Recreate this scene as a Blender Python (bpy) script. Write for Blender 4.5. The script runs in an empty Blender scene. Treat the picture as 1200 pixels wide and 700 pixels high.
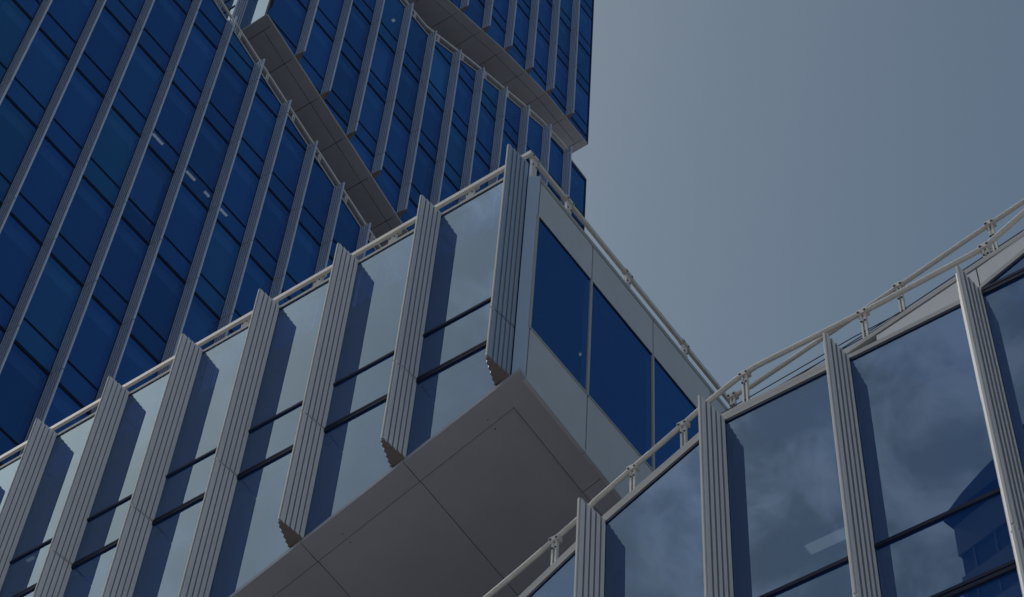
import bpy, bmesh, math, random
from mathutils import Vector, Matrix
random.seed(7)
S = 1.2                                   # metres per drawing unit (one storey = 3.29 units)
C = bpy.context.scene.collection
scn = bpy.context.scene

# ------------------------------------------------------------------ camera
cd = bpy.data.cameras.new('camera'); cam = bpy.data.objects.new('camera', cd); C.objects.link(cam)
r0 = Vector((0.57865693, -0.81387965, 0.05249826)); r1 = Vector((0.678097, 0.4443547, -0.58543433)); r2 = Vector((0.45314524, 0.37436455, 0.80901828))
M = Matrix((r0, -r1, -r2)).transposed().to_4x4()
cam.matrix_world = M
cd.sensor_fit = 'HORIZONTAL'; cd.sensor_width = 36.0; cd.lens = 36.0 * 2396.84 / 1200.0
cd.clip_start = 0.1; cd.clip_end = 6000
scn.camera = cam

# ------------------------------------------------------------------ sky, sun, exposure
SUN = Vector((-0.13, 0.62, 0.77)).normalized()
SKY_BOOST = 1.9
sun_el = math.asin(SUN.z); sun_az = math.atan2(SUN.x, SUN.y)     # azimuth from +Y towards +X
w = bpy.data.worlds.new('World'); scn.world = w; w.use_nodes = True
nt = w.node_tree; nt.nodes.clear()
N = lambda t: nt.nodes.new(t)
def L(a, b): nt.links.new(a, b)
out = N('ShaderNodeOutputWorld'); bg = N('ShaderNodeBackground'); sky = N('ShaderNodeTexSky')
sky.sky_type = 'NISHITA'; sky.sun_disc = False
sky.sun_elevation = sun_el; sky.sun_rotation = sun_az
sky.altitude = 50; sky.air_density = 0.9; sky.dust_density = 2.6; sky.ozone_density = 1.0
tc = N('ShaderNodeTexCoord'); sep = N('ShaderNodeSeparateXYZ'); L(tc.outputs['Generated'], sep.inputs[0])
nz = N('ShaderNodeTexNoise'); nz.inputs['Scale'].default_value = 21.0; nz.inputs['Detail'].default_value = 9.0
nz.inputs['Roughness'].default_value = 0.58; nz.inputs['Distortion'].default_value = 0.3
L(tc.outputs['Generated'], nz.inputs['Vector'])
cr = N('ShaderNodeMapRange'); cr.interpolation_type = 'SMOOTHSTEP'
cr.inputs['From Min'].default_value = 0.40; cr.inputs['From Max'].default_value = 0.64; L(nz.outputs[0], cr.inputs['Value'])
# clouds only in the western half of the sky (-X), thinning out towards the sun
mx = N('ShaderNodeMapRange'); mx.interpolation_type = 'SMOOTHSTEP'
mx.inputs['From Min'].default_value = 0.05; mx.inputs['From Max'].default_value = -0.35; L(sep.outputs[0], mx.inputs['Value'])
my = N('ShaderNodeMapRange'); my.interpolation_type = 'SMOOTHSTEP'
my.inputs['From Min'].default_value = 0.42; my.inputs['From Max'].default_value = 0.33; my.inputs['To Min'].default_value = 0.12; L(sep.outputs[1], my.inputs['Value'])
m1 = N('ShaderNodeMath'); m1.operation = 'MULTIPLY'; L(mx.outputs[0], m1.inputs[0]); L(my.outputs[0], m1.inputs[1])
m2 = N('ShaderNodeMath'); m2.operation = 'MULTIPLY'; L(m1.outputs[0], m2.inputs[0]); L(cr.outputs[0], m2.inputs[1])
bw = N('ShaderNodeRGBToBW'); L(sky.outputs[0], bw.inputs[0])
gr = N('ShaderNodeMixRGB'); gr.blend_type = 'MULTIPLY'; gr.inputs[0].default_value = 1; gr.inputs[2].default_value = (1.95, 2.2, 2.75, 1); L(bw.outputs[0], gr.inputs[1])
mixc = N('ShaderNodeMixRGB'); L(m2.outputs[0], mixc.inputs[0]); wb = N('ShaderNodeMixRGB'); wb.blend_type = 'MULTIPLY'; wb.inputs[0].default_value = 1; wb.inputs[2].default_value = (0.96, 1.05, 0.94, 1)
L(sky.outputs[0], wb.inputs[1]); L(wb.outputs[0], mixc.inputs[1]); L(gr.outputs[0], mixc.inputs[2])
# bright patch added to the unseen western sky, lifts the front glass reflections
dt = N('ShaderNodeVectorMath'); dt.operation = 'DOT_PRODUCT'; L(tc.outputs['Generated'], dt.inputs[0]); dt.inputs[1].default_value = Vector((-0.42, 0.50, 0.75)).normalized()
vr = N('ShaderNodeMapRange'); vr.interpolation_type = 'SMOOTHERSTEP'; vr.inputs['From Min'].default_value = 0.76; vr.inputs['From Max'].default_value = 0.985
vr.inputs['To Min'].default_value = 0.0; vr.inputs['To Max'].default_value = SKY_BOOST; L(dt.outputs['Value'], vr.inputs['Value'])
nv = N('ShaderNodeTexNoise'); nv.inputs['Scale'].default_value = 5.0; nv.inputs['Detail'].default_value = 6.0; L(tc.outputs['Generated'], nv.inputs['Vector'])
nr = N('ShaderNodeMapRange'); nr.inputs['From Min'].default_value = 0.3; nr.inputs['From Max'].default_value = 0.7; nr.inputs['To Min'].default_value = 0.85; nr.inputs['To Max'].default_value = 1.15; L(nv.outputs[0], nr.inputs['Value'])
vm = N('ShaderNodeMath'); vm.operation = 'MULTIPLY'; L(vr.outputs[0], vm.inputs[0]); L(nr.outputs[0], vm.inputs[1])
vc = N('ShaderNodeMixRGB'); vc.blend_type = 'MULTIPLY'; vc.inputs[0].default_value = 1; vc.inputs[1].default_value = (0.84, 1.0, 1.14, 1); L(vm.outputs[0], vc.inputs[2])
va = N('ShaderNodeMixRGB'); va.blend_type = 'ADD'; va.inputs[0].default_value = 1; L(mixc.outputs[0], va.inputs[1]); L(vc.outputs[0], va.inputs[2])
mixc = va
bg.inputs['Strength'].default_value = 0.13
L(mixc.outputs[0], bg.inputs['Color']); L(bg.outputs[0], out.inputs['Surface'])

sd = bpy.data.lights.new('sun', 'SUN'); sd.energy = 2.7; sd.angle = math.radians(0.53); sd.color = (1.0, 0.93, 0.84)
so = bpy.data.objects.new('sun', sd); C.objects.link(so)
so.rotation_euler = (-SUN).to_track_quat('-Z', 'Y').to_euler(); so.location = (0, 0, 150)
scn.view_settings.view_transform = 'Standard'; scn.view_settings.look = 'None'
scn.view_settings.exposure = -0.65; scn.view_settings.gamma = 1.0; scn.view_settings.use_curve_mapping = False
scn.cycles.max_bounces = 10; scn.cycles.transparent_max_bounces = 16; scn.cycles.sample_clamp_indirect = 4.0
scn.cycles.use_denoising = True

# ------------------------------------------------------------------ materials
def mat(name, col, rough=0.5, metal=0.0, noise=0.0, scale=3.0, bump=0.0, spec=0.3, stretch=None, island=0.0):
    m = bpy.data.materials.new(name); m.use_nodes = True
    t = m.node_tree; b = t.nodes['Principled BSDF']
    b.inputs['Base Color'].default_value = (*col, 1); b.inputs['Roughness'].default_value = rough; b.inputs['Metallic'].default_value = metal
    b.inputs['Specular IOR Level'].default_value = spec
    if noise or bump:
        c = t.nodes.new('ShaderNodeTexCoord'); mp = t.nodes.new('ShaderNodeMapping')
        if stretch: mp.inputs['Scale'].default_value = stretch
        t.links.new(c.outputs['Object'], mp.inputs[0])
        n = t.nodes.new('ShaderNodeTexNoise'); n.inputs['Scale'].default_value = scale; n.inputs['Detail'].default_value = 7; n.inputs['Roughness'].default_value = 0.6
        t.links.new(mp.outputs[0], n.inputs['Vector'])
        if noise:
            r = t.nodes.new('ShaderNodeMapRange'); r.inputs['From Min'].default_value = 0.3; r.inputs['From Max'].default_value = 0.7
            r.inputs['To Min'].default_value = 1 - noise; r.inputs['To Max'].default_value = 1 + noise
            t.links.new(n.outputs[0], r.inputs['Value'])
            x = t.nodes.new('ShaderNodeMixRGB'); x.blend_type = 'MULTIPLY'; x.inputs[0].default_value = 1; x.inputs[1].default_value = (*col, 1)
            if island:                                # one cassette or panel differs slightly from the next
                gi = t.nodes.new('ShaderNodeNewGeometry'); ri = t.nodes.new('ShaderNodeMapRange'); ri.inputs['To Min'].default_value = 1 - island; ri.inputs['To Max'].default_value = 1 + island
                t.links.new(gi.outputs['Random Per Island'], ri.inputs['Value'])
                mm = t.nodes.new('ShaderNodeMath'); mm.operation = 'MULTIPLY'; t.links.new(r.outputs[0], mm.inputs[0]); t.links.new(ri.outputs[0], mm.inputs[1]); r = mm
            t.links.new(r.outputs[0], x.inputs[2]); t.links.new(x.outputs[0], b.inputs['Base Color'])
        if bump:
            bp = t.nodes.new('ShaderNodeBump'); bp.inputs['Strength'].default_value = bump; bp.inputs['Distance'].default_value = 0.02
            t.links.new(n.outputs[0], bp.inputs['Height']); t.links.new(bp.outputs[0], b.inputs['Normal'])
    return m

def glass(name, tint, refl, ior, body, bf=0.5, wav=0.02, teal=0.0):
    m = bpy.data.materials.new(name); m.use_nodes = True
    t = m.node_tree; t.nodes.clear()
    o = t.nodes.new('ShaderNodeOutputMaterial'); mx = t.nodes.new('ShaderNodeMixShader')
    tr = t.nodes.new('ShaderNodeBsdfTransparent'); tr.inputs[0].default_value = (*tint, 1)
    gl = t.nodes.new('ShaderNodeBsdfGlossy'); gl.inputs['Color'].default_value = (*refl, 1); gl.inputs['Roughness'].default_value = 0.0
    fr = t.nodes.new('ShaderNodeFresnel'); fr.inputs['IOR'].default_value = ior
    # the same coating seen from both sides
    ge = t.nodes.new('ShaderNodeNewGeometry')
    inv = t.nodes.new('ShaderNodeMath'); inv.operation = 'DIVIDE'; inv.inputs[0].default_value = 1.0; inv.inputs[1].default_value = ior
    fr2 = t.nodes.new('ShaderNodeMix'); fr2.inputs[2].default_value = ior; fr2.inputs[3].default_value = 1.0 / ior
    # fresnel node flips ior on back faces; undo the flip
    t.links.new(ge.outputs['Backfacing'], fr2.inputs[0]); t.links.new(fr2.outputs[0], fr.inputs['IOR'])
    c = t.nodes.new('ShaderNodeTexCoord'); n = t.nodes.new('ShaderNodeTexNoise'); n.inputs['Scale'].default_value = 0.7; n.inputs['Detail'].default_value = 1
    t.links.new(c.outputs['Object'], n.inputs['Vector'])
    bp = t.nodes.new('ShaderNodeBump'); bp.inputs['Strength'].default_value = wav; bp.inputs['Distance'].default_value = 0.05
    t.links.new(n.outputs[0], bp.inputs['Height']); t.links.new(bp.outputs[0], gl.inputs['Normal'])
    df = t.nodes.new('ShaderNodeBsdfDiffuse')
    oi = t.nodes.new('ShaderNodeObjectInfo'); vr_ = t.nodes.new('ShaderNodeMapRange'); vr_.inputs['To Min'].default_value = 0.60 if teal else 0.88; vr_.inputs['To Max'].default_value = 1.30 if teal else 1.12
    t.links.new(oi.outputs['Random'], vr_.inputs['Value'])
    vm_ = t.nodes.new('ShaderNodeMixRGB'); vm_.blend_type = 'MULTIPLY'; vm_.inputs[0].default_value = 1; vm_.inputs[1].default_value = (*body, 1)
    t.links.new(vr_.outputs[0], vm_.inputs[2])
    # a few panes with drawn blinds read paler and greener
    wn = t.nodes.new('ShaderNodeTexWhiteNoise'); wn.noise_dimensions = '1D'; t.links.new(oi.outputs['Random'], wn.inputs['W'])
    st = t.nodes.new('ShaderNodeMapRange'); st.inputs['From Min'].default_value = 0.66; st.inputs['From Max'].default_value = 1.0; st.inputs['To Max'].default_value = teal; t.links.new(wn.outputs['Value'], st.inputs['Value'])
    tm = t.nodes.new('ShaderNodeMixRGB'); tm.inputs[2].default_value = (0.035, 0.24, 0.46, 1); t.links.new(st.outputs[0], tm.inputs[0]); t.links.new(vm_.outputs[0], tm.inputs[1]); t.links.new(tm.outputs[0], df.inputs['Color'])
    mb = t.nodes.new('ShaderNodeMixShader'); mb.inputs[0].default_value = bf
    t.links.new(tr.outputs[0], mb.inputs[1]); t.links.new(df.outputs[0], mb.inputs[2])
    t.links.new(fr.outputs[0], mx.inputs[0]); t.links.new(mb.outputs[0], mx.inputs[1]); t.links.new(gl.outputs[0], mx.inputs[2])
    t.links.new(mx.outputs[0], o.inputs[0])
    return m

def emit(name, col, k):
    m = bpy.data.materials.new(name); m.use_nodes = True
    b = m.node_tree.nodes['Principled BSDF']; b.inputs['Base Color'].default_value = (.8, .8, .75, 1)
    b.inputs['Emission Color'].default_value = (*col, 1); b.inputs['Emission Strength'].default_value = k
    return m

MAT = dict(
    glass=glass('coated_glass', (0.16, 0.30, 0.58), (0.76, 0.92, 1.0), 2.08, (0.012, 0.080, 0.32)),
    tower_glass=glass('blue_coated_glass', (0.34, 0.55, 0.85), (0.22, 0.50, 1.0), 2.6, (0.030, 0.125, 0.44), 0.42, teal=0.7),
    fin=mat('fluted_aluminium', (0.76, 0.76, 0.775), 0.7, 0.0, 0.05, 1.0, spec=0.06, island=0.05, stretch=(6, 6, 0.35)),
    tower_fin=mat('fluted_aluminium_shaded', (0.62, 0.68, 0.80), 0.42, 0.25, 0.05, 1.0, spec=0.2, island=0.05, stretch=(6, 6, 0.35)),  # same metal as fin, bluish shade of the tower front put into the colour
    trim=mat('pale_aluminium_trim', (0.40, 0.40, 0.40), 0.8, 0.0, 0.05, 2.0, spec=0.08),
    cap=mat('bronze_end_cap', (0.22, 0.18, 0.17), 0.6, 0.0, 0.15, 6.0),
    dark=mat('dark_anodised_frame', (0.014, 0.020, 0.045), 0.55, 0.0, spec=0.15),
    soffit=mat('soffit_panel', (0.40, 0.39, 0.435), 0.6, 0.0, 0.09, 0.5, island=0.05),
    seam=mat('dark_joint', (0.03, 0.03, 0.035), 0.8),
    panel=mat('pale_cladding_panel', (0.52, 0.53, 0.55), 0.45, 0.0, 0.06, 1.2, stretch=(1.5, 1.5, 0.5)),
    strip=mat('grey_blue_shaded_corner', (0.42, 0.49, 0.60), 0.38, 0.45, 0.04, 1.0),  # corner fin metal, blue skylight on its shaded side put into the colour
    white=mat('white_painted_steel', (0.60, 0.575, 0.54), 0.6, 0.0, 0.08, 5.0, spec=0.15),
    groove=mat('shaded_groove', (0.24, 0.245, 0.26), 0.8, spec=0.1),
    bolt=mat('dark_bolt', (0.03, 0.03, 0.03), 0.5, 0.6),
    cable=mat('steel_cable', (0.12, 0.12, 0.13), 0.4, 0.6),
    slab=mat('ceiling_and_slab', (0.55, 0.54, 0.52), 0.8, 0.0, 0.05, 1.0),
    core=mat('core_wall', (0.40, 0.40, 0.41), 0.8, 0.0, 0.06, 0.8),
    blind=mat('roller_blind', (0.62, 0.64, 0.62), 0.8),
    roof=mat('roof_deck', (0.16, 0.16, 0.16), 0.85, 0.0, 0.15, 2.0),
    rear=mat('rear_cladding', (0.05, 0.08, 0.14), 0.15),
    ground=mat('paving', (0.27, 0.28, 0.30), 0.9, 0.0, 0.2, 0.05),
    far_stone=mat('dark_cladding', (0.10, 0.12, 0.17), 0.35),
    far_band=mat('grey_band', (0.30, 0.32, 0.36), 0.5),
    lamp=emit('lamp_diffuser', (1.0, 0.70, 0.40), 0.85),
    housing=mat('lamp_housing', (0.7, 0.7, 0.68), 0.5),
)

# ------------------------------------------------------------------ mesh helpers
class MB:
    def __init__(s): s.v = []; s.f = []; s.m = []
    def add(s, vs, fs, mi=0):
        o = len(s.v); s.v += [tuple(p) for p in vs]
        for f in fs: s.f.append([o + i for i in f]); s.m.append(mi)
    def box(s, a, b, mi=0):
        (x0, y0, z0), (x1, y1, z1) = a, b
        s.add([(x0,y0,z0),(x1,y0,z0),(x1,y1,z0),(x0,y1,z0),(x0,y0,z1),(x1,y0,z1),(x1,y1,z1),(x0,y1,z1)],
              [(0,3,2,1),(4,5,6,7),(0,1,5,4),(1,2,6,5),(2,3,7,6),(3,0,4,7)], mi)
    def prism(s, lo, hi, mi=0, side=None):            # two matching rings of points
        n = len(lo); k = len(s.f)
        s.add(list(lo) + list(hi), [tuple(range(n))[::-1], tuple(range(n, 2*n))] + [(i, (i+1) % n, n+(i+1) % n, n+i) for i in range(n)], mi)
        for i in side or (): s.m[k+2+i] = 1
    def sheet(s, pts, mi=0): s.add(pts, [tuple(range(len(pts)))], mi)
    def sweep(s, pts, ring, mi=0):                    # ring: offsets (a across, b up) along a path
        pts = [Vector(p) for p in pts]; k = len(ring); vs = []; fs = []
        for i, p in enumerate(pts):
            t = (pts[min(i+1, len(pts)-1)] - pts[max(i-1, 0)]).normalized()
            a = t.cross(Vector((0, 0, 1)))
            a = a.normalized() if a.length > 1e-4 else Vector((1, 0, 0))
            b = a.cross(t)
            vs += [p + a*q[0] + b*q[1] for q in ring]
        for i in range(len(pts)-1):
            for j in range(k):
                fs.append((i*k+j, i*k+(j+1) % k, (i+1)*k+(j+1) % k, (i+1)*k+j))
        fs += [tuple(range(k))[::-1], tuple(range((len(pts)-1)*k, len(pts)*k))]
        s.add(vs, fs, mi)
    def build(s, name, mats, parent=None, smooth=False, org=(0, 0, 0)):
        me = bpy.data.meshes.new(name)
        me.from_pydata([((p[0]-org[0])*S, (p[1]-org[1])*S, (p[2]-org[2])*S) for p in s.v], [], s.f)
        if not isinstance(mats, (list, tuple)): mats = [mats]
        for m in mats: me.materials.append(m)
        me.polygons.foreach_set('material_index', s.m)
        bm = bmesh.new(); bm.from_mesh(me); bmesh.ops.recalc_face_normals(bm, faces=bm.faces[:]); bm.to_mesh(me); bm.free()
        if smooth:
            me.polygons.foreach_set('use_smooth', [True]*len(me.polygons)); me.set_sharp_from_angle(angle=math.radians(40))
        me.update()
        o = bpy.data.objects.new(name, me); C.objects.link(o)
        o.location = Vector(org) * S
        if parent:
            o.parent = parent
            p = parent; off = Vector((0, 0, 0))
            while p: off += p.location; p = p.parent
            o.location = Vector(org) * S - off
        return o
def circle(r, n=10): return [(r*math.cos(2*math.pi*i/n), r*math.sin(2*math.pi*i/n)) for i in range(n)]
def rect(a, b): return [(-a, -b), (a, -b), (a, b), (-a, b)]
def thing(name, loc, label, cat, group=None):
    o = bpy.data.objects.new(name, None); C.objects.link(o); o.location = Vector(loc) * S; o.empty_display_size = 0.5
    o['label'] = label; o['category'] = cat
    if group: o['group'] = group
    return o
def interp(pl, u):
    if u <= pl[0][0]: return pl[0][1] + (u-pl[0][0]) * (pl[1][1]-pl[0][1]) / (pl[1][0]-pl[0][0])
    for (a, za), (b, zb) in zip(pl, pl[1:]):
        if u <= b: return za + (zb-za)*(u-a)/(b-a)
    (a, za), (b, zb) = pl[-2:]
    return zb + (u-b)*(zb-za)/(b-a)
def clip(poly, fn):                                   # keep the side where fn >= 0 (fn linear)
    r = []
    for i in range(len(poly)):
        a, b = poly[i], poly[(i+1) % len(poly)]; fa, fb = fn(a), fn(b)
        if fa >= 0: r.append(a)
        if (fa >= 0) != (fb >= 0):
            t = fa/(fa-fb); r.append((a[0]+(b[0]-a[0])*t, a[1]+(b[1]-a[1])*t))
    return r
def bay_poly(u0, u1, z0, z1, bot, top):
    p = [(u0, z0), (u1, z0), (u1, z1), (u0, z1)]
    b0, b1, t0, t1 = bot(u0), bot(u1), top(u0), top(u1)
    p = clip(p, lambda q: q[1] - (b0 + (b1-b0)*(q[0]-u0)/(u1-u0)))
    if p: p = clip(p, lambda q: (t0 + (t1-t0)*(q[0]-u0)/(u1-u0)) - q[1])
    if len(p) < 3: return []
    r = []
    for q in p:
        if not r or abs(q[0]-r[-1][0]) + abs(q[1]-r[-1][1]) > 1e-5: r.append(q)
    area = abs(sum(r[i][0]*r[(i+1) % len(r)][1] - r[(i+1) % len(r)][0]*r[i][1] for i in range(len(r))))/2
    return r if area > 0.004 else []
FLOOR0, FH = 17.87, 3.29
def floors(z0, z1):
    n0 = math.ceil((z0-FLOOR0)/FH); n1 = math.floor((z1-FLOOR0)/FH)
    return [FLOOR0 + FH*n for n in range(n0, n1+1)]
# a facade: P(u, d, z) with u along it, d outward, z up
def facX(xg): return lambda u, d, z: (xg-d, u, z)
def facY(yg): return lambda u, d, z: (u, yg-d, z)

FIN_H = 0.35
def fin_profile(n=5, slot=0.007, saw=0.006):
    pts = []
    for i in range(n):                                # boards of the fluted face, perpendicular to the glass, an open slot after each
        d0 = FIN_H*i/n; d1 = FIN_H*(i+1)/n; u = 0.04*i/n
        pts += [(u+saw, d0+slot/2 if i else 0.0), (u, d1-slot/2)]
        if i < n-1: pts += [(u+0.034, d1-slot/2), (u+0.034, d1+slot/2)]
    pts += [(0.043, FIN_H), (0.072, FIN_H)]
    for i in range(n, 0, -1):                         # slanted rear face, stepped in scallops
        d1 = FIN_H*i/n; d0 = FIN_H*(i-1)/n; ua = 0.072+0.133*(n-i)/n; ub = 0.072+0.133*(n-i+1)/n
        pts += [(ua+0.004, d1-0.016 if i == n else d1-0.010), (ua+0.006, d0+0.030), (ub+0.006, d0+0.012)]
    pts.append((0.2, 0.0))
    return pts
FP = fin_profile(); FPT = fin_profile(5, 0.012, 0.006)
SLOT = [i for i in range(5*4) if i % 4 in (1, 2, 3) and i < 4*4]
def fin(parent, P, u, z0, z1, m='fin', cap=False):
    js = [z for z in floors(z0+0.15, z1-0.1)]
    zs = [z0] + js + [z1]
    b = MB(); t = MB(); FPm = FPT if m == 'tower_fin' else FP; jg = 0.024 if m == 'tower_fin' else 0.014
    for a, c in zip(zs, zs[1:]):
        lo = a + (jg if a in js else 0); hi = c - (jg if c in js else 0)
        b.prism([P(u+q[0], q[1]+0.004, lo) for q in FPm], [P(u+q[0], q[1]+0.004, hi) for q in FPm], 0, SLOT)
        tr = [(0.040, FIN_H+0.006), (0.038, FIN_H+0.020), (0.048, FIN_H+0.022), (0.070, FIN_H+0.016), (0.070, FIN_H+0.006)]
        t.prism([P(u+q[0], q[1], lo) for q in tr], [P(u+q[0], q[1], hi) for q in tr])
    for z in js:                                      # recessed core seen in the joints
        cp = [(0.045, 0.01), (0.062, FIN_H-0.03), (0.072, FIN_H-0.03), (0.185, 0.01)]
        b.prism([P(u+q[0], q[1], z-0.03) for q in cp], [P(u+q[0], q[1], z+0.03) for q in cp], 1)
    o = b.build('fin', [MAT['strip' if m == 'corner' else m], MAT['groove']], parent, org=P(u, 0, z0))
    t.build('edge_trim', MAT[m] if m == 'tower_fin' else MAT['trim'], o, org=P(u, 0, z0))
    if cap:
        k = MB(); k.prism([P(u+q[0], q[1]+0.006, z0-0.025) for q in FPm], [P(u+q[0], q[1]+0.006, z0-0.003) for q in FPm])
        k.build('end_cap', MAT['cap'], o, org=P(u, 0, z0))
    return o

def glazing(parent, P, us, z0, z1, bot, top, gm, seen=None, gap=0.0, skip=None):
    """one window per bay and storey: spandrel pane + vision pane, transoms as a sub-part"""
    rest = MB(); rest_t = MB(); count = 0
    for u0, u1 in zip(us, us[1:]):
        fl = floors(z0-FH, z1+FH)
        for zf in fl:
            if zf > max(top(u0), top(u1)) - 0.08: continue
            g = MB(); tb = MB(); tc = MB()
            for a, c in ((zf, zf+0.82), (zf+0.82, zf+FH)):
                p = bay_poly(u0+0.02, u1-0.02, a, c, bot, top)
                if not p: continue
                uc = sum(q[0] for q in p)/len(p); zc = sum(q[1] for q in p)/len(p)
                ka, kb = random.gauss(0, 0.0010), random.gauss(0, 0.0010)
                g.sheet([P(q[0], ka*(q[0]-uc)+kb*(q[1]-zc), q[1]) for q in p])
            for bars, mb in ((((zf-0.055, zf-0.018, 0.022), (zf+0.002, zf+0.035, 0.018), (zf-0.018, zf+0.002, 0.008)), tb), (((zf+0.80, zf+0.84, 0.02),), tc)):
                for a, c, d in bars:
                    p = bay_poly(u0+0.02, u1-0.02, a, c, bot, top)
                    if p: mb.prism([P(q[0], -0.05, q[1]) for q in p], [P(q[0], d, q[1]) for q in p])
            if not g.v: continue
            ctr = Vector((0, 0, 0))
            for q in g.v: ctr += Vector(q)
            ctr /= len(g.v)
            if skip and skip(ctr): continue
            if seen is None or seen(ctr):
                o = g.build('window', gm, parent, org=ctr); count += 1
                for q in (tb, tc):
                    if q.v: q.build('transom', MAT['dark'], o, org=ctr)
            else:
                n = len(rest.v); rest.v += g.v; rest.f += [[i+n for i in f] for f in g.f]; rest.m += [0]*len(g.f)
                
                for q in (tb, tc):
                    n = len(rest_t.v); rest_t.v += q.v; rest_t.f += [[i+n for i in f] for f in q.f]; rest_t.m += [1]*len(q.f)
    if rest.v:
        n = len(rest.v); rest.v += rest_t.v; rest.f += [[i+n for i in f] for f in rest_t.f]; rest.m += rest_t.m
        rest.build('curtain_wall', [gm, MAT['dark']], parent)
    for u in us:                                      # mullions behind the fins
        a, c = max(z0, bot(u)), min(z1, top(u))
        if c > a + 0.05:
            mu = MB(); q4 = ((-0.02, -0.10), (0.02, -0.10), (0.02, -0.004), (-0.02, -0.004))
            mu.prism([P(u+q[0], q[1], a) for q in q4], [P(u+q[0], q[1], c) for q in q4])
            mu.build('mullion', MAT['dark'], parent, org=P(u, 0, a))
    return count

def strip(parent, name, P, pl, za, zb, d0, d1, m):    # band following a polyline (u, z), from z+za to z+zb, depth d0..d1
    b = MB()
    ring = lambda u, z: [P(u, d0, z+za), P(u, d1, z+za), P(u, d1, z+zb), P(u, d0, z+zb)]
    vs = []; fs = []
    for u, z in pl: vs += ring(u, z)
    for i in range(len(pl)-1):
        for j in range(4): fs.append((4*i+j, 4*i+(j+1) % 4, 4*i+4+(j+1) % 4, 4*i+4+j))
    fs += [(3, 2, 1, 0), tuple(4*(len(pl)-1)+j for j in range(4))]
    b.add(vs, fs); return b.build(name, MAT[m], parent)

def px(p):                                            # where a point lands in the photograph (used only to decide what is in view)
    c = Vector(p); z = r2.dot(c); return 600+2396.84*r0.dot(c)/z, 350+2396.84*r1.dot(c)/z

def slabs(parent, P, u0, u1, zs, bot, top, depth, under='slab'):
    b = MB()
    for z in zs:
        us = [u0 + (u1-u0)*i/60 for i in range(61)]
        ok = [u for u in us if bot(u)+0.12 < z-0.45 and z < top(u)-0.1]
        if len(ok) < 2: continue
        a, c = min(ok), max(ok)
        q = [(a, -0.16), (c, -0.16), (c, -depth), (a, -depth)]
        b.prism([P(u, d, z-0.45) for u, d in q], [P(u, d, z-0.04) for u, d in q])
    if b.v: b.build('floor_slab', MAT[under], parent)

def railing(name, label, front_pts, posts, foot, P=None, bar=None, group=None, cables=(), size=0.10, mcol='white', brackets=True, solid=False):
    """handrail through front_pts; posts at (x, y, z_foot, z_head); one mesh per post"""
    t = thing('railing', foot, label, 'railing', group)
    b = MB(); b.sweep(front_pts, bar); b.build('handrail', MAT[mcol], t, smooth=len(bar) > 4, org=foot)
    for (x, y, za, zb, ax) in posts:
        k = MB(); h = size
        for s in (-1, 1):                             # two flat bars with a slot between them
            if solid: continue
            if ax == 'y': k.box((x-0.018, y+s*h*0.30-h*0.14, za), (x+0.018, y+s*h*0.30+h*0.14, zb))
            else: k.box((x+s*h*0.30-h*0.14, y-0.018, za), (x+s*h*0.30+h*0.14, y+0.018, zb))
        if solid:
            if ax == 'y': k.box((x-0.018, y-h*0.46, za), (x+0.018, y+h*0.46, zb))
            else: k.box((x-h*0.46, y-0.018, za), (x+h*0.46, y+0.018, zb))
        for f in () if solid else (0.18, 0.85):
            z = za+(zb-za)*f
            if ax == 'y': k.box((x-0.012, y-h*0.3, z-0.03), (x+0.012, y+h*0.3, z+0.03))
            else: k.box((x-h*0.3, y-0.012, z-0.03), (x+h*0.3, y+0.012, z+0.03))
        if ax == 'y': k.box((x-0.05, y-h*0.62, za-0.02), (x+0.05, y+h*0.62, za+0.015))
        else: k.box((x-h*0.62, y-0.05, za-0.02), (x+h*0.62, y+0.05, za+0.015))
        po = k.build('post', MAT[mcol], t, org=(x, y, za))
        if brackets:
            for s in (-1, 1):
                for f, r in ((1.0, 0.013), (0.78, 0.010), (0.15, 0.010)):
                    z = za+(zb-za)*f
                    for side in (-1,):            # bolt heads on the street side
                        bo = MB()
                        if ax == 'y':
                            xx = x+side*0.022; yy = y+s*h*(0.5 if f > 0.9 else 0.28)
                            if f > 0.9: xx = x+side*0.037
                            bo.prism([(xx-0.006, yy+q[0], z+q[1]) for q in circle(r, 8)], [(xx+0.006, yy+q[0], z+q[1]) for q in circle(r, 8)])
                        else:
                            yy = y+side*0.022; xx = x+s*h*(0.5 if f > 0.9 else 0.28)
                            if f > 0.9: yy = y+side*0.037
                            bo.prism([(xx+q[0], yy-0.006, z+q[1]) for q in circle(r, 8)], [(xx+q[0], yy+0.006, z+q[1]) for q in circle(r, 8)])
                        bo.build('bolt', MAT['bolt'], po, org=(xx, yy, z))
            sl = MB()                                 # clamp sleeve round the handrail
            if ax == 'y': sl.box((x-0.036, y-h*0.8, zb-0.022), (x+0.034, y+h*0.8, zb+0.036))
            else: sl.box((x-h*0.8, y-0.036, zb-0.022), (x+h*0.8, y+0.034, zb+0.036))
            sl.build('clamp', MAT[mcol], po, org=(x, y, za))
    for pts in cables:
        c = MB(); c.sweep(pts, circle(0.006, 6)); c.build('cable', MAT['cable'], t, org=foot)
    return t

# ------------------------------------------------------------------ ground
g = MB(); g.sheet([(-2500, -2500, -1.34), (2500, -2500, -1.34), (2500, 2500, -1.34), (-2500, 2500, -1.34)])
go = g.build('ground', MAT['ground']); go['kind'] = 'structure'
ZG = -1.34

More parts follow.
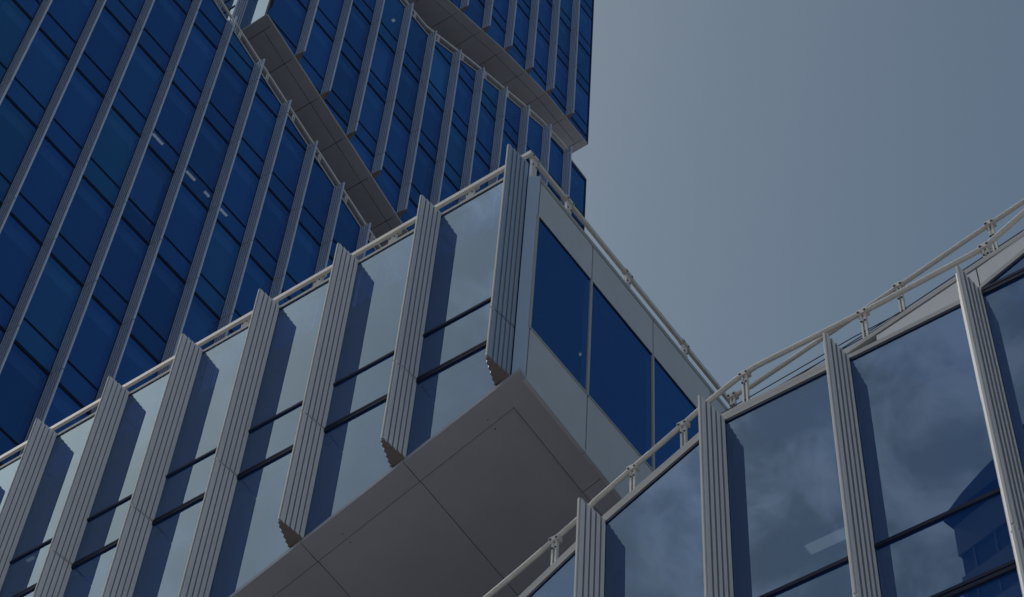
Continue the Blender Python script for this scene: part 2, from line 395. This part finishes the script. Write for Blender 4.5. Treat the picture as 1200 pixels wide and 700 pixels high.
# ================================================================== block that juts out, with sloping underside
XG = 10.35; YB = 8.35; AY1 = 25.2; ATOP = 21.19
A = thing('office_block', (XG, YB, ZG), 'pale jutting office block with fluted fins, mirror glass and sloping grey underside', 'building')
PA = facX(XG)
abot = lambda u: 16.98 - 0.366*(u-8.63)
atop = lambda u: ATOP
a_fins = [8.472, 9.803, 11.121, 12.418, 13.735, 15.038, 16.369, 17.68, 18.99, 20.3, 21.61, 22.92, 24.23]
AU = [a_fins[0]+0.1] + [f+0.1 for f in a_fins[1:]] + [AY1]
glazing(A, PA, AU, abot(AY1), ATOP, abot, atop, MAT['glass'])
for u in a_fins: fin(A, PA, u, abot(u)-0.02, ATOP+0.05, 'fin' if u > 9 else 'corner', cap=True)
apl = [(YB, abot(YB)), (AY1, abot(AY1))]
strip(A, 'sill', PA, [(YB+0.13, abot(YB+0.13)), apl[1]], -0.075, -0.012, -0.10, 0.010, 'trim')
strip(A, 'head_rail', PA, [(YB+0.26, ATOP), (AY1, ATOP)], -0.03, -0.005, -0.1, 0.006, 'dark')
cp = strip(A, 'coping', PA, [(YB+0.26, ATOP), (AY1, ATOP)], -0.005, 0.025, -0.08, 0.012, 'trim')
strip(A, 'coping', PA, [(YB+0.26, ATOP), (AY1, ATOP)], 0.036, 0.064, -0.16, 0.004, 'trim')
# soffit panels: a border along both edges and one panel per bay, with open joints
AX1 = 24.0
so_ = MB()
def sof(x, y, dz=0.0): return (x, y, abot(y)-0.085-0.085*(x-XG)+dz)
def sofpanel(x0, x1, y0, y1, dz=0.0):
    so_.prism([sof(x0, y0, dz), sof(x1, y0, dz), sof(x1, y1, dz), sof(x0, y1, dz)], [sof(x0, y0, dz+0.05), sof(x1, y0, dz+0.05), sof(x1, y1, dz+0.05), sof(x0, y1, dz+0.05)])
gp = 0.005
seams_y = [YB+0.27] + [u+0.02 for u in a_fins[1:]] + [AY1]
for y0, y1 in zip(seams_y, seams_y[1:]):
    sofpanel(XG-0.02, XG+0.28-gp, y0+(gp if y0 > YB+0.3 else -gp+0.0005), y1-gp)
    xx = [XG+0.28, XG+3.2, XG+6.2, AX1]
    for x0, x1 in zip(xx, xx[1:]): sofpanel(x0+gp, x1-gp, y0+gp, y1-gp, 0.012)
for x0, x1 in zip([XG, 11.93, 14.6, 17.3, 20], [11.93, 14.6, 17.3, 20, AX1]): sofpanel(x0-(0.02 if x0 == XG else -gp), x1-gp, YB-0.01, YB+0.27-gp)
so_.build('soffit', MAT['soffit'], A)
bk = MB(); bk.prism([sof(XG+0.02, YB+0.02, 0.07), sof(AX1, YB+0.02, 0.07), sof(AX1, AY1, 0.07), sof(XG+0.02, AY1, 0.07)], [sof(XG+0.02, YB+0.02, 0.10), sof(AX1, YB+0.02, 0.10), sof(AX1, AY1, 0.10), sof(XG+0.02, AY1, 0.10)])
bk.build('soffit_backing', MAT['seam'], A)
fx = MB()                                             # little fixings along the border joint
for y in [YB+0.55+0.62*i for i in range(0, 16, 3)]:
    for x in (XG+0.20, XG+0.34):
        p = sof(x, y, -0.004); fx.prism([(p[0]+q[0], p[1]+q[1], p[2]) for q in circle(0.006, 8)], [(p[0]+q[0], p[1]+q[1], p[2]+0.008) for q in circle(0.006, 8)])
fx.build('soffit_fixing', MAT['seam'], A)
slabs(A, PA, YB+0.5, AY1, floors(8, 20), abot, atop, 12)
rf = MB(); rf.box((XG+0.25, YB+0.25, 20.25), (AX1, AY1, 20.70)); rf.build('roof_deck', MAT['roof'], A)
cw = MB(); cw.box((XG+5.0, YB+5.0, 8.0), (XG+5.3, AY1, 20.2)); cw.box((XG+5.0, YB+5.0, 16.0), (AX1, YB+5.3, 20.2)); cw.build('core_wall', MAT['core'], A)
rw = MB(); rw.box((AX1, YB, 8), (AX1+0.2, AY1, 20.8)); rw.box((XG+0.1, AY1, 10.6), (AX1, AY1+0.1, 20.8)); rw.build('rear_wall', MAT['rear'], A)
# recessed storeys below the soffit
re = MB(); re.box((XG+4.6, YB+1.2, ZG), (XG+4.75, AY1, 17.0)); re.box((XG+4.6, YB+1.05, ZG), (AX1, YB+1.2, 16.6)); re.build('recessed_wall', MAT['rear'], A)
# flank facing the terrace: cladding panels and deep blue windows
PB = facY(YB)
ZB0, ZW0, ZW1, ZB1 = 16.80, 17.90, 20.07, 20.80
mux = [10.435, 11.56, 12.91, 14.26, 15.61, 16.96, 18.31, 19.66, 21.01, 22.36, 23.71]
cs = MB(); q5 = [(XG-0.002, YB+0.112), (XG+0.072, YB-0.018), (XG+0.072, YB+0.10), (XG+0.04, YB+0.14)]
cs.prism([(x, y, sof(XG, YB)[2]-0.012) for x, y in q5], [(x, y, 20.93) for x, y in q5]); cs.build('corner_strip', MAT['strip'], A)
for x0, x1 in zip(mux, mux[1:]):
    for z0, z1 in ((ZB0, ZW0-0.035), (ZW1+0.03, ZB1)):
        k = MB(); xa, xb = x0+0.012, x1-0.012
        za, zb_ = (sof(xa, YB)[2]-0.012, sof(xb, YB)[2]-0.012) if z0 == ZB0 else (z0, z0)
        k.prism([(xa, YB-0.015, za), (xb, YB-0.015, zb_), (xb, YB+0.05, zb_), (xa, YB+0.05, za)], [(xa, YB-0.015, z1), (xb, YB-0.015, z1), (xb, YB+0.05, z1), (xa, YB+0.05, z1)]); k.build('cladding_panel', MAT['panel'], A, org=((x0+x1)/2, YB, z0))
    k = MB(); ka, kb = random.gauss(0, 0.001), random.gauss(0, 0.001)
    k.sheet([PB(u, ka*(u-x0)+kb*(z-ZW0), z) for u, z in ((x0+0.03, ZW0), (x1-0.03, ZW0), (x1-0.03, ZW1), (x0+0.03, ZW1))])
    wo = k.build('window', MAT['tower_glass'], A, org=((x0+x1)/2, YB, ZW0))
    f = MB()
    f.box((x0-0.020, YB-0.019, ZW0-0.03), (x0+0.020, YB+0.08, ZW1+0.025))
    f.box((x0+0.022, YB-0.022, ZW0-0.032), (x1-0.03, YB+0.08, ZW0+0.0))
    f.box((x0+0.03, YB-0.012, ZW1), (x1-0.03, YB+0.08, ZW1+0.026), 1)
    f.build('window_frame', [MAT['trim'], MAT['dark']], wo, org=((x0+x1)/2, YB, ZW0))
k = MB(); k.box((XG+0.08, YB+0.052, 17.02), (AX1, YB+0.075, ZW0-0.06)); k.box((XG+0.08, YB+0.052, ZW1+0.06), (AX1, YB+0.075, 20.95)); k.build('wall_backing', MAT['seam'], A)
k = MB(); k.box((XG+0.085, YB-0.018, ZB1+0.02), (AX1, YB+0.05, ZB1+0.05)); k.build('coping', MAT['trim'], A)
k = MB(); k.box((XG+0.085, YB-0.012, ZB1+0.07), (AX1, YB+0.09, ZB1+0.115)); k.build('coping', MAT['trim'], A)

# railing along the long front edge
bar = rect(0.022, 0.036)
ra_posts = [(10.50, 9.50+1.236*i, 21.27, 21.72, 'y') for i in range(13)]
railing('railing', 'long white flat-bar railing behind the fin tops of the jutting mirror-glass block', [(10.46, 8.535, 21.70), (10.46, AY1, 21.70)], ra_posts, (10.46, 12, 21.41), bar=bar, size=0.13, solid=True)
rb_posts = [(x, 8.57, 20.93, 21.70, 'x') for x in (10.56, 11.32, 12.67, 14.03, 15.4, 16.75, 18.1)]
railing('railing', 'white flat-bar railing above the deep blue windows, ending against the sky', [(10.495, 8.57, 21.70), (19.0, 8.57, 21.70)], rb_posts, (10.5, YB+0.1, 20.99), bar=bar, size=0.11, solid=True)

# ================================================================== lower block in front, roof edge stepping down
CY0 = -3.2; CY1 = 24.9
ctop_pl = [(CY0, 17.10), (2.0, 15.14), (3.29, 14.60), (3.30, 14.53), (5.98, 14.53), (7.22, 13.93), (8.5, 13.17), (AY1, 13.17-0.366*(AY1-8.5))]
ctop = lambda u: interp(ctop_pl, u)
cbot = lambda u: -1.2
Cb = thing('terrace_block', (XG, 5, ZG), 'lower office block with tall cloud-reflecting panes and fins, roof edge bending downhill', 'building')
c_fins = [-1.91, -0.61, 0.69, 1.99, 3.29, 4.60, 5.90, 7.20, 8.50, 9.80, 11.12, 12.42, 13.73, 15.04, 16.37, 17.68, 18.99, 20.3, 21.6, 22.9, 24.2]
CU = [CY0] + [f+0.02 for f in c_fins] + [CY1]
c_seen = lambda c: -40 < px(c)[0] < 1240 and px(c)[1] < 790
glazing(Cb, PA, CU, ZG, 18, cbot, ctop, MAT['glass'], seen=c_seen)
for u in c_fins:
    fin(Cb, PA, u, 0.2 if u < 8 else 0.2, ctop(u+0.02)+0.05, 'fin')
cpl = [(u, z) for u, z in ctop_pl if u != 3.29]
strip(Cb, 'head_rail', PA, ctop_pl, 0.0, 0.03, -0.1, 0.012, 'dark')
strip(Cb, 'coping', PA, ctop_pl, 0.03, 0.085, -0.13, 0.014, 'trim')
strip(Cb, 'coping', PA, [p for p in ctop_pl if p[0] > 3.5][:0] + [(4.71, 14.53)] + [p for p in ctop_pl if p[0] > 4.8], 0.10, 0.15, -0.2, 0.006, 'trim')
# rising parapet of the next ramp
par_hi = [(CY0, 17.4), (2.0, 15.36), (2.85, 15.085), (4.60, 14.685), (4.72, 14.66)]
for a, c in ((CY0, 0.7), (0.7, 2.0), (2.0, 3.30), (3.30, 4.33), (4.33, 4.70)):
    k = MB(); P = PA; lo = 0.10
    ring = [(a+0.006, ctop(a+0.012)+lo), (c-0.006, ctop(c-0.012)+lo), (c-0.006, interp(par_hi, c)-0.045), (a+0.006, interp(par_hi, a)-0.045)]
    if ring[2][1] > ring[1][1]+0.005:
        k.prism([P(u, -0.12, z) for u, z in ring], [P(u, 0.0, z) for u, z in ring]); k.build('parapet_panel', MAT['panel'], Cb, org=P(a, 0, ring[0][1]))
strip(Cb, 'parapet_cap', PA, par_hi, -0.022, 0.035, -0.25, 0.004, 'trim')
k = MB(); 
ring = [(CY0, ctop(CY0)+0.1), (2.0, ctop(2.0)+.1), (3.3, 14.66), (4.70, 14.66), (2.85, 15.05), (2.0, 15.32), (CY0, 17.36)]
k.prism([PA(u, -0.2, z) for u, z in ring], [PA(u, -0.14, z) for u, z in ring]); k.build('parapet_backing', MAT['seam'], Cb)
dk = MB()
for (a, za), (c, zc) in zip(ctop_pl, ctop_pl[1:]):
    if c-a < 0.1: continue
    q = lambda o: [(XG+0.101, a, za+o), (XG+4.6, a, za+o), (XG+4.6, c, zc+o), (XG+0.101, c, zc+o)]
    dk.prism(q(-0.60), q(0.02))
dk.build('roof_deck', MAT['roof'], Cb)
slabs(Cb, PA, CY0, CY1, floors(0, 14), cbot, ctop, 9)
cw = MB(); cw.box((XG+4.4, CY0, ZG), (XG+4.55, YB+1.0, 13.3)); cw.box((XG+0.2, CY0-0.1, ZG), (XG+4.6, CY0, 16.5)); cw.box((XG+0.2, CY1, ZG), (XG+4.6, CY1+0.1, 6.9)); cw.build('rear_wall', MAT['core'], Cb)

tube = circle(0.027, 12)
fr_path = [(10.46, CY0, 17.7), (10.46, 2.0, 15.93), (10.46, 3.19, 15.36), (10.46, 3.30, 15.335), (10.46, 4.45, 15.29), (10.46, 5.60, 15.285), (10.46, 5.80, 15.25), (10.46, 6.10, 15.13),
           (10.46, 6.42, 14.97), (10.46, 7.41, 14.49), (10.46, 7.57, 14.36), (10.46, 8.26, 14.03), (10.46, 8.9, 13.75), (10.46, 14, 11.85), (10.46, CY1, 7.9)]
fr_posts = [(10.47, y, ctop(y)+0.15, interp([(p[1], p[2]) for p in fr_path], y)-0.01, 'y') for y in (0.2, 1.7, 3.215, 4.47, 5.74, 6.425, 6.99, 7.86, 9.1, 10.4, 11.7)]
railing('railing', 'tubular white handrail following the bent roof edge of the lower block', fr_path, fr_posts, (10.46, 5, 14.7), bar=tube, size=0.068,
        cables=[[(10.46, 7.3, 14.20), (10.46, 6.0, 14.85), (10.46, 4.6, 15.0), (10.46, 3.3, 15.04)], [(10.46, 5.74, 14.80), (10.46, 4.47, 14.93), (10.46, 3.3, 15.16)]])
rr_path = [(10.66, 6.02, 15.30), (10.66, 5.78, 15.315), (10.66, 5.10, 15.475), (10.66, 4.50, 15.615), (10.66, 3.90, 15.76), (10.66, 3.22, 15.925), (10.66, 2.80, 16.02), (10.66, 1.5, 16.5), (10.66, CY0, 18.2)]
rr_posts = [(10.67, y, interp(par_hi, y)+0.02 if y < 4.8 else 14.66, interp([(p[1], p[2]) for p in rr_path[::-1]], y), 'y') for y in (0.4, 1.9, 3.18, 4.16, 5.99)]
railing('railing', 'thinner white handrail climbing behind the front one along the rising ramp parapet', rr_path, rr_posts, (10.66, 4, 15), bar=circle(0.024, 12), size=0.06,
        cables=[[(10.66, 5.99, 15.0), (10.66, 4.16, 15.32), (10.66, 2.8, 15.62)], [(10.66, 5.99, 14.82), (10.66, 4.16, 15.10), (10.66, 2.8, 15.36)]])

# ================================================================== the tower: three tiers with sloping edges
TY = 25.45; TXR = 34.63
PT = facY(TY)
t_fins = [10.0+0.02, 11.36, 12.69, 14.0, 15.38, 16.69, 18.07, 19.40, 20.74, 22.11, 23.46, 24.82, 26.21, 27.56, 28.95, 30.33, 31.73, 33.11]
T = thing('glass_tower', (XG, TY, ZG), 'tall blue glass tower of stacked tiers with sloping edges and grey vertical fins', 'building')
def in_view(c):
    x, y = px(c)
    return -15 < x < 700 and y > -15 and (y < 525-0.566*x+12 if x < 598 else y < 186+1.2*(x-623)+20)
t1top_pl = [(XG, 52.54+0.345*(16.254-XG)), (TXR, 52.54-0.345*(TXR-16.254))]
t1top = lambda u: interp(t1top_pl, u)
t2bot_pl = [(17.98, 54.87), (TXR, 54.87-0.342*(TXR-17.98))]
t2bot = lambda u: interp(t2bot_pl, u)
t2top_pl = [(17.98, 63.97), (24.77, 63.97), (27.5, 65.38), (30.15, 66.55), (31.6, 67.15), (33.11, 67.42), (TXR, 67.35)]
t2top = lambda u: interp(t2top_pl, u)
t3bot_pl = [(20.5, 66.2), (25.5, 67.84), (28.95, 69.20), (31.83, 69.95), (TXR, 70.05)]
t3bot = lambda u: interp(t3bot_pl, u)
t3top = lambda u: 87.1
low = lambda u: ZG
TD = 18.0
def tier(u0, bot, top, z0, z1, caps):
    us = [u0] + [f for f in t_fins if f > u0+0.5] + [TXR]
    n = glazing(T, PT, us, z0, z1, bot, top, MAT['tower_glass'], seen=in_view)
    for f in t_fins:
        if f < u0+0.5: continue
        fin(T, PT, f, max(bot(f)+0.04, 22 if bot is low else 0), top(f+0.02)+0.06, 'tower_fin', cap=caps)
    slabs(T, PT, u0+0.2, TXR-0.2, floors(max(z0, 17), z1), bot, top, 9)
    return n
n1 = tier(XG, low, t1top, 20, 54.6, False)
n2 = tier(17.98, t2bot, t2top, 49.2, 67.5, True)
n3 = tier(20.5, t3bot, t3top, 66.2, 87.1, True)
print('tower windows', n1, n2, n3)
for pl, nm in ((t1top_pl, 1), (t2top_pl, 2)):
    strip(T, 'head_rail', PT, pl, 0.0, 0.04, -0.1, 0.012, 'dark')
    strip(T, 'coping', PT, pl, 0.04, 0.13, -0.25, 0.012, 'trim')
for pl in (t2bot_pl, t3bot_pl): strip(T, 'sill', PT, pl, -0.09, -0.012, -0.1, 0.03, 'trim')
def tower_soffit(pl, joints, left, side_y):
    b = MB(); f = lambda u: interp(pl, u)-0.095
    q = lambda x0, x1, y0, y1, dz: b.prism([(x0, y0, f(x0)+dz), (x1, y0, f(x1)+dz), (x1, y1, f(x1)+dz), (x0, y1, f(x0)+dz)], [(x0, y0, f(x0)+dz+0.06), (x1, y0, f(x1)+dz+0.06), (x1, y1, f(x1)+dz+0.06), (x0, y1, f(x0)+dz+0.06)])
    xs = [left+0.3] + [j for j in joints if left+0.6 < j < TXR-0.6] + [TXR-0.3]
    g2 = 0.011
    for x0, x1 in zip(xs, xs[1:]):
        q(x0+g2, x1-g2, TY-0.02, TY+0.36-g2, 0)
        q(x0+g2, x1-g2, TY+0.36+g2, TY+TD, 0.012)
    q(left-0.02, left+0.3-g2, TY-0.02, TY+TD, 0); q(TXR-0.3+g2, TXR+0.02, TY-0.02, TY+TD, 0)
    b.build('soffit', MAT['soffit'], T)
    k = MB(); k.prism([(left+.03, TY+.03, f(left)+.075), (TXR-.03, TY+.03, f(TXR)+.075), (TXR-.03, TY+TD-.05, f(TXR)+.075), (left+.03, TY+TD-.05, f(left)+.075)], [(left+.03, TY+.03, f(left)+.09), (TXR-.03, TY+.03, f(TXR)+.09), (TXR-.03, TY+TD-.05, f(TXR)+.09), (left+.03, TY+TD-.05, f(left)+.09)])
    if len(pl) == 2: k.build('soffit_backing', MAT['seam'], T)
tower_soffit(t2bot_pl, t_fins, 17.98, 0)
tower_soffit(t3bot_pl, t_fins, 20.5, 0)
# west flank of the middle tier
PL = facX(17.98)
lf = [26.62, 27.93, 29.24, 30.55, 31.86, 33.17]
lb = lambda u: 54.87; lt = lambda u: 63.97
glazing(T, PL, [TY+0.02] + [f+0.02 for f in lf] + [TY+TD], 54.87, 63.97, lb, lt, MAT['glass'], seen=lambda c: c.y < 27.9 and c.z < 58.5)
for f in lf: fin(T, PL, f, 54.85, 64.02, 'tower_fin')
strip(T, 'sill', PL, [(TY, 54.87), (TY+TD, 54.87)], -0.09, -0.012, -0.1, 0.03, 'trim')
# roofs, inner core and the sides that face away
k = MB()
for pl in (t1top_pl, t2top_pl):
    for (a, za), (c, zc) in zip(pl, pl[1:]):
        q = lambda o: [(a, TY+0.15, za+o), (c, TY+0.15, zc+o), (c, TY+TD, zc+o), (a, TY+TD, za+o)]
        k.prism(q(-0.5), q(-0.06))
k.box((20.5, TY+0.15, 86.6), (TXR, TY+TD, 87.0)); k.build('roof_deck', MAT['roof'], T)
k = MB(); k.box((XG+5, TY+5.5, ZG), (XG+5.3, TY+TD-.2, 50.4)); k.box((XG+5.3, TY+5.5, ZG), (TXR-3, TY+5.8, 86.4)); k.build('core_wall', MAT['core'], T)
def wall(x0, y0, x1, y1, zb, zt):
    b = MB(); dx, dy = x1-x0, y1-y0; ln = math.hypot(dx, dy); nx, ny = dy/ln*0.12, -dx/ln*0.12
    b.prism([(x0, y0, zb[0]), (x1, y1, zb[1]), (x1-nx, y1-ny, zb[1]), (x0-nx, y0-ny, zb[0])], [(x0, y0, zt[0]), (x1, y1, zt[1]), (x1-nx, y1-ny, zt[1]), (x0-nx, y0-ny, zt[0])]); return b
for a in (((TXR, TY+.01, TXR, TY+TD), (ZG, ZG), (t1top(TXR),)*2), ((TXR, TY+.01, TXR, TY+TD), (t2bot(TXR),)*2, (t2top(TXR),)*2), ((TXR, TY+.01, TXR, TY+TD), (t3bot(TXR),)*2, (87.1,)*2),
          ((XG, TY+TD, XG, TY+.01), (ZG, ZG), (t1top(XG),)*2), ((20.5, TY+TD, 20.5, TY+.01), (t3bot(20.5),)*2, (87.1,)*2),
          ((TXR, TY+TD, XG, TY+TD), (ZG, ZG), (t1top(TXR), t1top(XG))), ((TXR, TY+TD, 17.98, TY+TD), (t2bot(TXR), 54.87), (t2top(TXR), 63.97)), ((TXR, TY+TD, 20.5, TY+TD), (t3bot(TXR), t3bot(20.5)), (87.1, 87.1))):
    wall(*a[0], a[1], a[2]).build('side_wall', MAT['rear'], T)
k = MB(); k.box((TXR-0.02, TY-0.012, 66.9), (TXR+0.03, TY+0.1, 67.3)); 
for zb, zt in ((t2bot(TXR), t2top(TXR)), (t3bot(TXR), 87.0)): k.box((TXR-0.03, TY-0.03, zb-0.05), (TXR+0.035, TY+0.12, zt+0.03))
k.build('corner_trim', MAT['dark'], T)
# the set-back storeys between the tiers
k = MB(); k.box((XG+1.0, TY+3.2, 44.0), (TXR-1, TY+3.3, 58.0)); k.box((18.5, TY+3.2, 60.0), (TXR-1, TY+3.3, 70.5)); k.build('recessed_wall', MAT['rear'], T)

# railings on the tower terraces
tb = rect(0.028, 0.042)
def tower_rail(pl, u0, u1, label, dz=0.72):
    n = 24; path = [(u0+(u1-u0)*i/n, TY+0.10, interp(pl, u0+(u1-u0)*i/n)+dz) for i in range(n+1)]
    posts = []
    for f in t_fins:
        for s in (0.65,):
            u = f+s
            if u0 < u < u1: posts.append((u, TY+0.10, interp(pl, u)+0.13, interp(pl, u)+dz, 'x'))
    t = railing('railing', label, path, posts, ((u0+u1)/2, TY+0.10, interp(pl, (u0+u1)/2)), bar=tb, size=0.11, brackets=False)
    return t
tower_rail(t1top_pl, XG+0.2, 33.5, 'thin pale railing running down the sloping roof edge of the lowest tower tier')
tower_rail(t2top_pl, 18.3, TXR-0.9, 'thin pale railing on the middle tower tier under the topmost overhang')

# ================================================================== lamps behind the glass
def ray(p): 
    return r0*((p[0]-600)/2396.84) + r1*((p[1]-350)/2396.84) + r2
def ceiling_light(a, b, w_, label, group=None, down=0.0):
    a = Vector(a); b = Vector(b); t = thing('ceiling_light', (a+b)/2, label, 'ceiling light', group)
    d = (b-a).normalized(); n = Vector((0, 0, 1)).cross(d)*w_/2
    h = MB(); up = Vector((0, 0, 0.09)); h.prism([a-n, b-n, b+n, a+n], [a-n+up, b-n+up, b+n+up, a+n+up]); h.build('housing', MAT['housing'], t, org=(a+b)/2)
    e = MB(); n2 = n*0.8; dn = Vector((0, 0, 0.02)); a2 = a+d*0.02; b2 = b-d*0.02
    e.prism([a2-n2-dn, b2-n2-dn, b2+n2-dn, a2+n2-dn], [a2-n2, b2-n2, b2+n2, a2+n2]); e.build('diffuser', MAT['lamp'], t, org=(a+b)/2)
    return t
zc = FLOOR0+FH*8-0.45-0.10
gl_ = 'strip lights in a row behind the tower glass'
yl = TY+0.62
def on_z(p, z): d = ray(p); return d*(z/d.z)
zT = FLOOR0+FH*8+2.72
for pa, pb, lab in (((179, 156), (191, 170), 'topmost of four lit strips in a slanting row behind the tower glass'),
                    ((218, 200), (229, 212), 'second lit strip from the top in the slanting row behind the tower glass'),
                    ((239, 224), (246, 231), 'shortest of the four lit strips in the slanting row behind the tower glass'),
                    ((258, 244), (266, 254), 'lowest of four lit strips in a slanting row behind the tower glass')):
    ca, cb = on_z(pa, zT), on_z(pb, zT); ym = (ca.y+cb.y)/2
    print('lamp', ca, cb)
    ceiling_light((ca.x, ym, zT), (cb.x, ym, zT), 0.09, lab, gl_)
ca, cb = on_z((945, 645), 13.85), on_z((1003, 621), 13.85); print('C lamp', ca, cb)
ceiling_light((ca.x, ca.y, 13.85), (ca.x, ca.y-0.62, 13.85), 0.14, 'long lit strip light behind a big pane of the lower block')
ca = on_z((461, 24), FLOOR0+FH*13+2.72)
ceiling_light((ca.x-0.07, ca.y, ca.z), (ca.x+0.07, ca.y, ca.z), 0.13, 'small square lamp beside a fin joint high in the middle tier of the tower')
ca = on_z((680, 415), 20.2)
ceiling_light((ca.x-0.03, ca.y, ca.z), (ca.x+0.03, ca.y, ca.z), 0.035, 'tiny spotlight inside the first deep blue window beside the corner fin')
# roller blinds in a few windows
ca = on_z((36, 655), 20.0)
ceiling_light((ca.x, ca.y-0.08, ca.z), (ca.x, ca.y+0.08, ca.z), 0.05, 'tiny lamp inside the jutting block, seen in the dark stripe beside the leftmost fins')
for u0, u1, zf in ((15.40, 16.66, FLOOR0+FH*7), (22.2, 23.4, FLOOR0+FH*12), (27.6, 28.9, FLOOR0+FH*17), (24.9, 26.2, FLOOR0+FH*13), (18.1, 19.3, FLOOR0+FH*6)):
    b = MB(); b.box((u0+0.06, TY+0.13, zf+0.86), (u1-0.06, TY+0.14, zf+FH-0.46)); b.build('blind', MAT['blind'], T, org=(u0, TY, zf))

# ================================================================== office building across the street (seen mirrored in the lower block)
OB = thing('opposite_building', (-59.3, 30.3, ZG), 'dark banded office building mirrored in the bottom right pane of the lower block', 'building')
def ob(u, d, z):                                      # u along the front, d outwards (towards +X)
    dx, dy = 0.262, -0.965
    return (-59.3+dx*u+0.965*d, 30.3+dy*u+0.262*d, z)
k = MB(); k.prism([ob(0, 0, ZG), ob(26, 0, ZG), ob(26, -20, ZG), ob(0, -20, ZG)], [ob(0, 0, 92.2), ob(26, 0, 92.2), ob(26, -20, 92.2), ob(0, -20, 92.2)]); k.build('wall', MAT['far_stone'], OB)
k = MB()
for i in range(26):
    z = 90.0-3.4*i
    k.prism([ob(-0.15, 0.15, z), ob(26.1, 0.15, z), ob(26.1, -20.1, z), ob(-0.15, -20.1, z)], [ob(-0.15, 0.15, z+1.5+(1.0 if i == 0 else 0)), ob(26.1, 0.15, z+1.5+(1.0 if i == 0 else 0)), ob(26.1, -20.1, z+1.5), ob(-0.15, -20.1, z+1.5)])
k.build('spandrel_band', MAT['far_band'], OB)
k = MB()
for i in range(16):
    u = 0.9+1.6*i; k.prism([ob(u, 0.0, 0), ob(u+0.1, 0.0, 0), ob(u+0.1, 0.1, 0), ob(u, 0.1, 0)], [ob(u, 0.0, 90.0), ob(u+0.1, 0.0, 90.0), ob(u+0.1, 0.1, 90.0), ob(u, 0.1, 90.0)])
k.build('window_bar', MAT['trim'], OB)
k = MB()
prof = [(-0.5, 93.2), (1.0, 94.0), (3.0, 94.7), (6, 95.3), (12, 95.8), (26.5, 96.2), (26.5, 92.9), (-0.5, 92.9)]
k.prism([ob(u, 0.6, z) for u, z in prof], [ob(u, -20.5, z) for u, z in prof]); k.build('roof', MAT['far_stone'], OB)
k = MB(); k.prism([ob(4.3, 0.2, 95), ob(4.6, 0.2, 95), ob(4.6, -0.1, 95), ob(4.3, -0.1, 95)], [ob(4.1, 0.2, 96.3), ob(4.8, 0.2, 96.3), ob(4.8, -0.1, 96.3), ob(4.1, -0.1, 96.3)]); k.build('roof_mast', MAT['far_band'], OB)
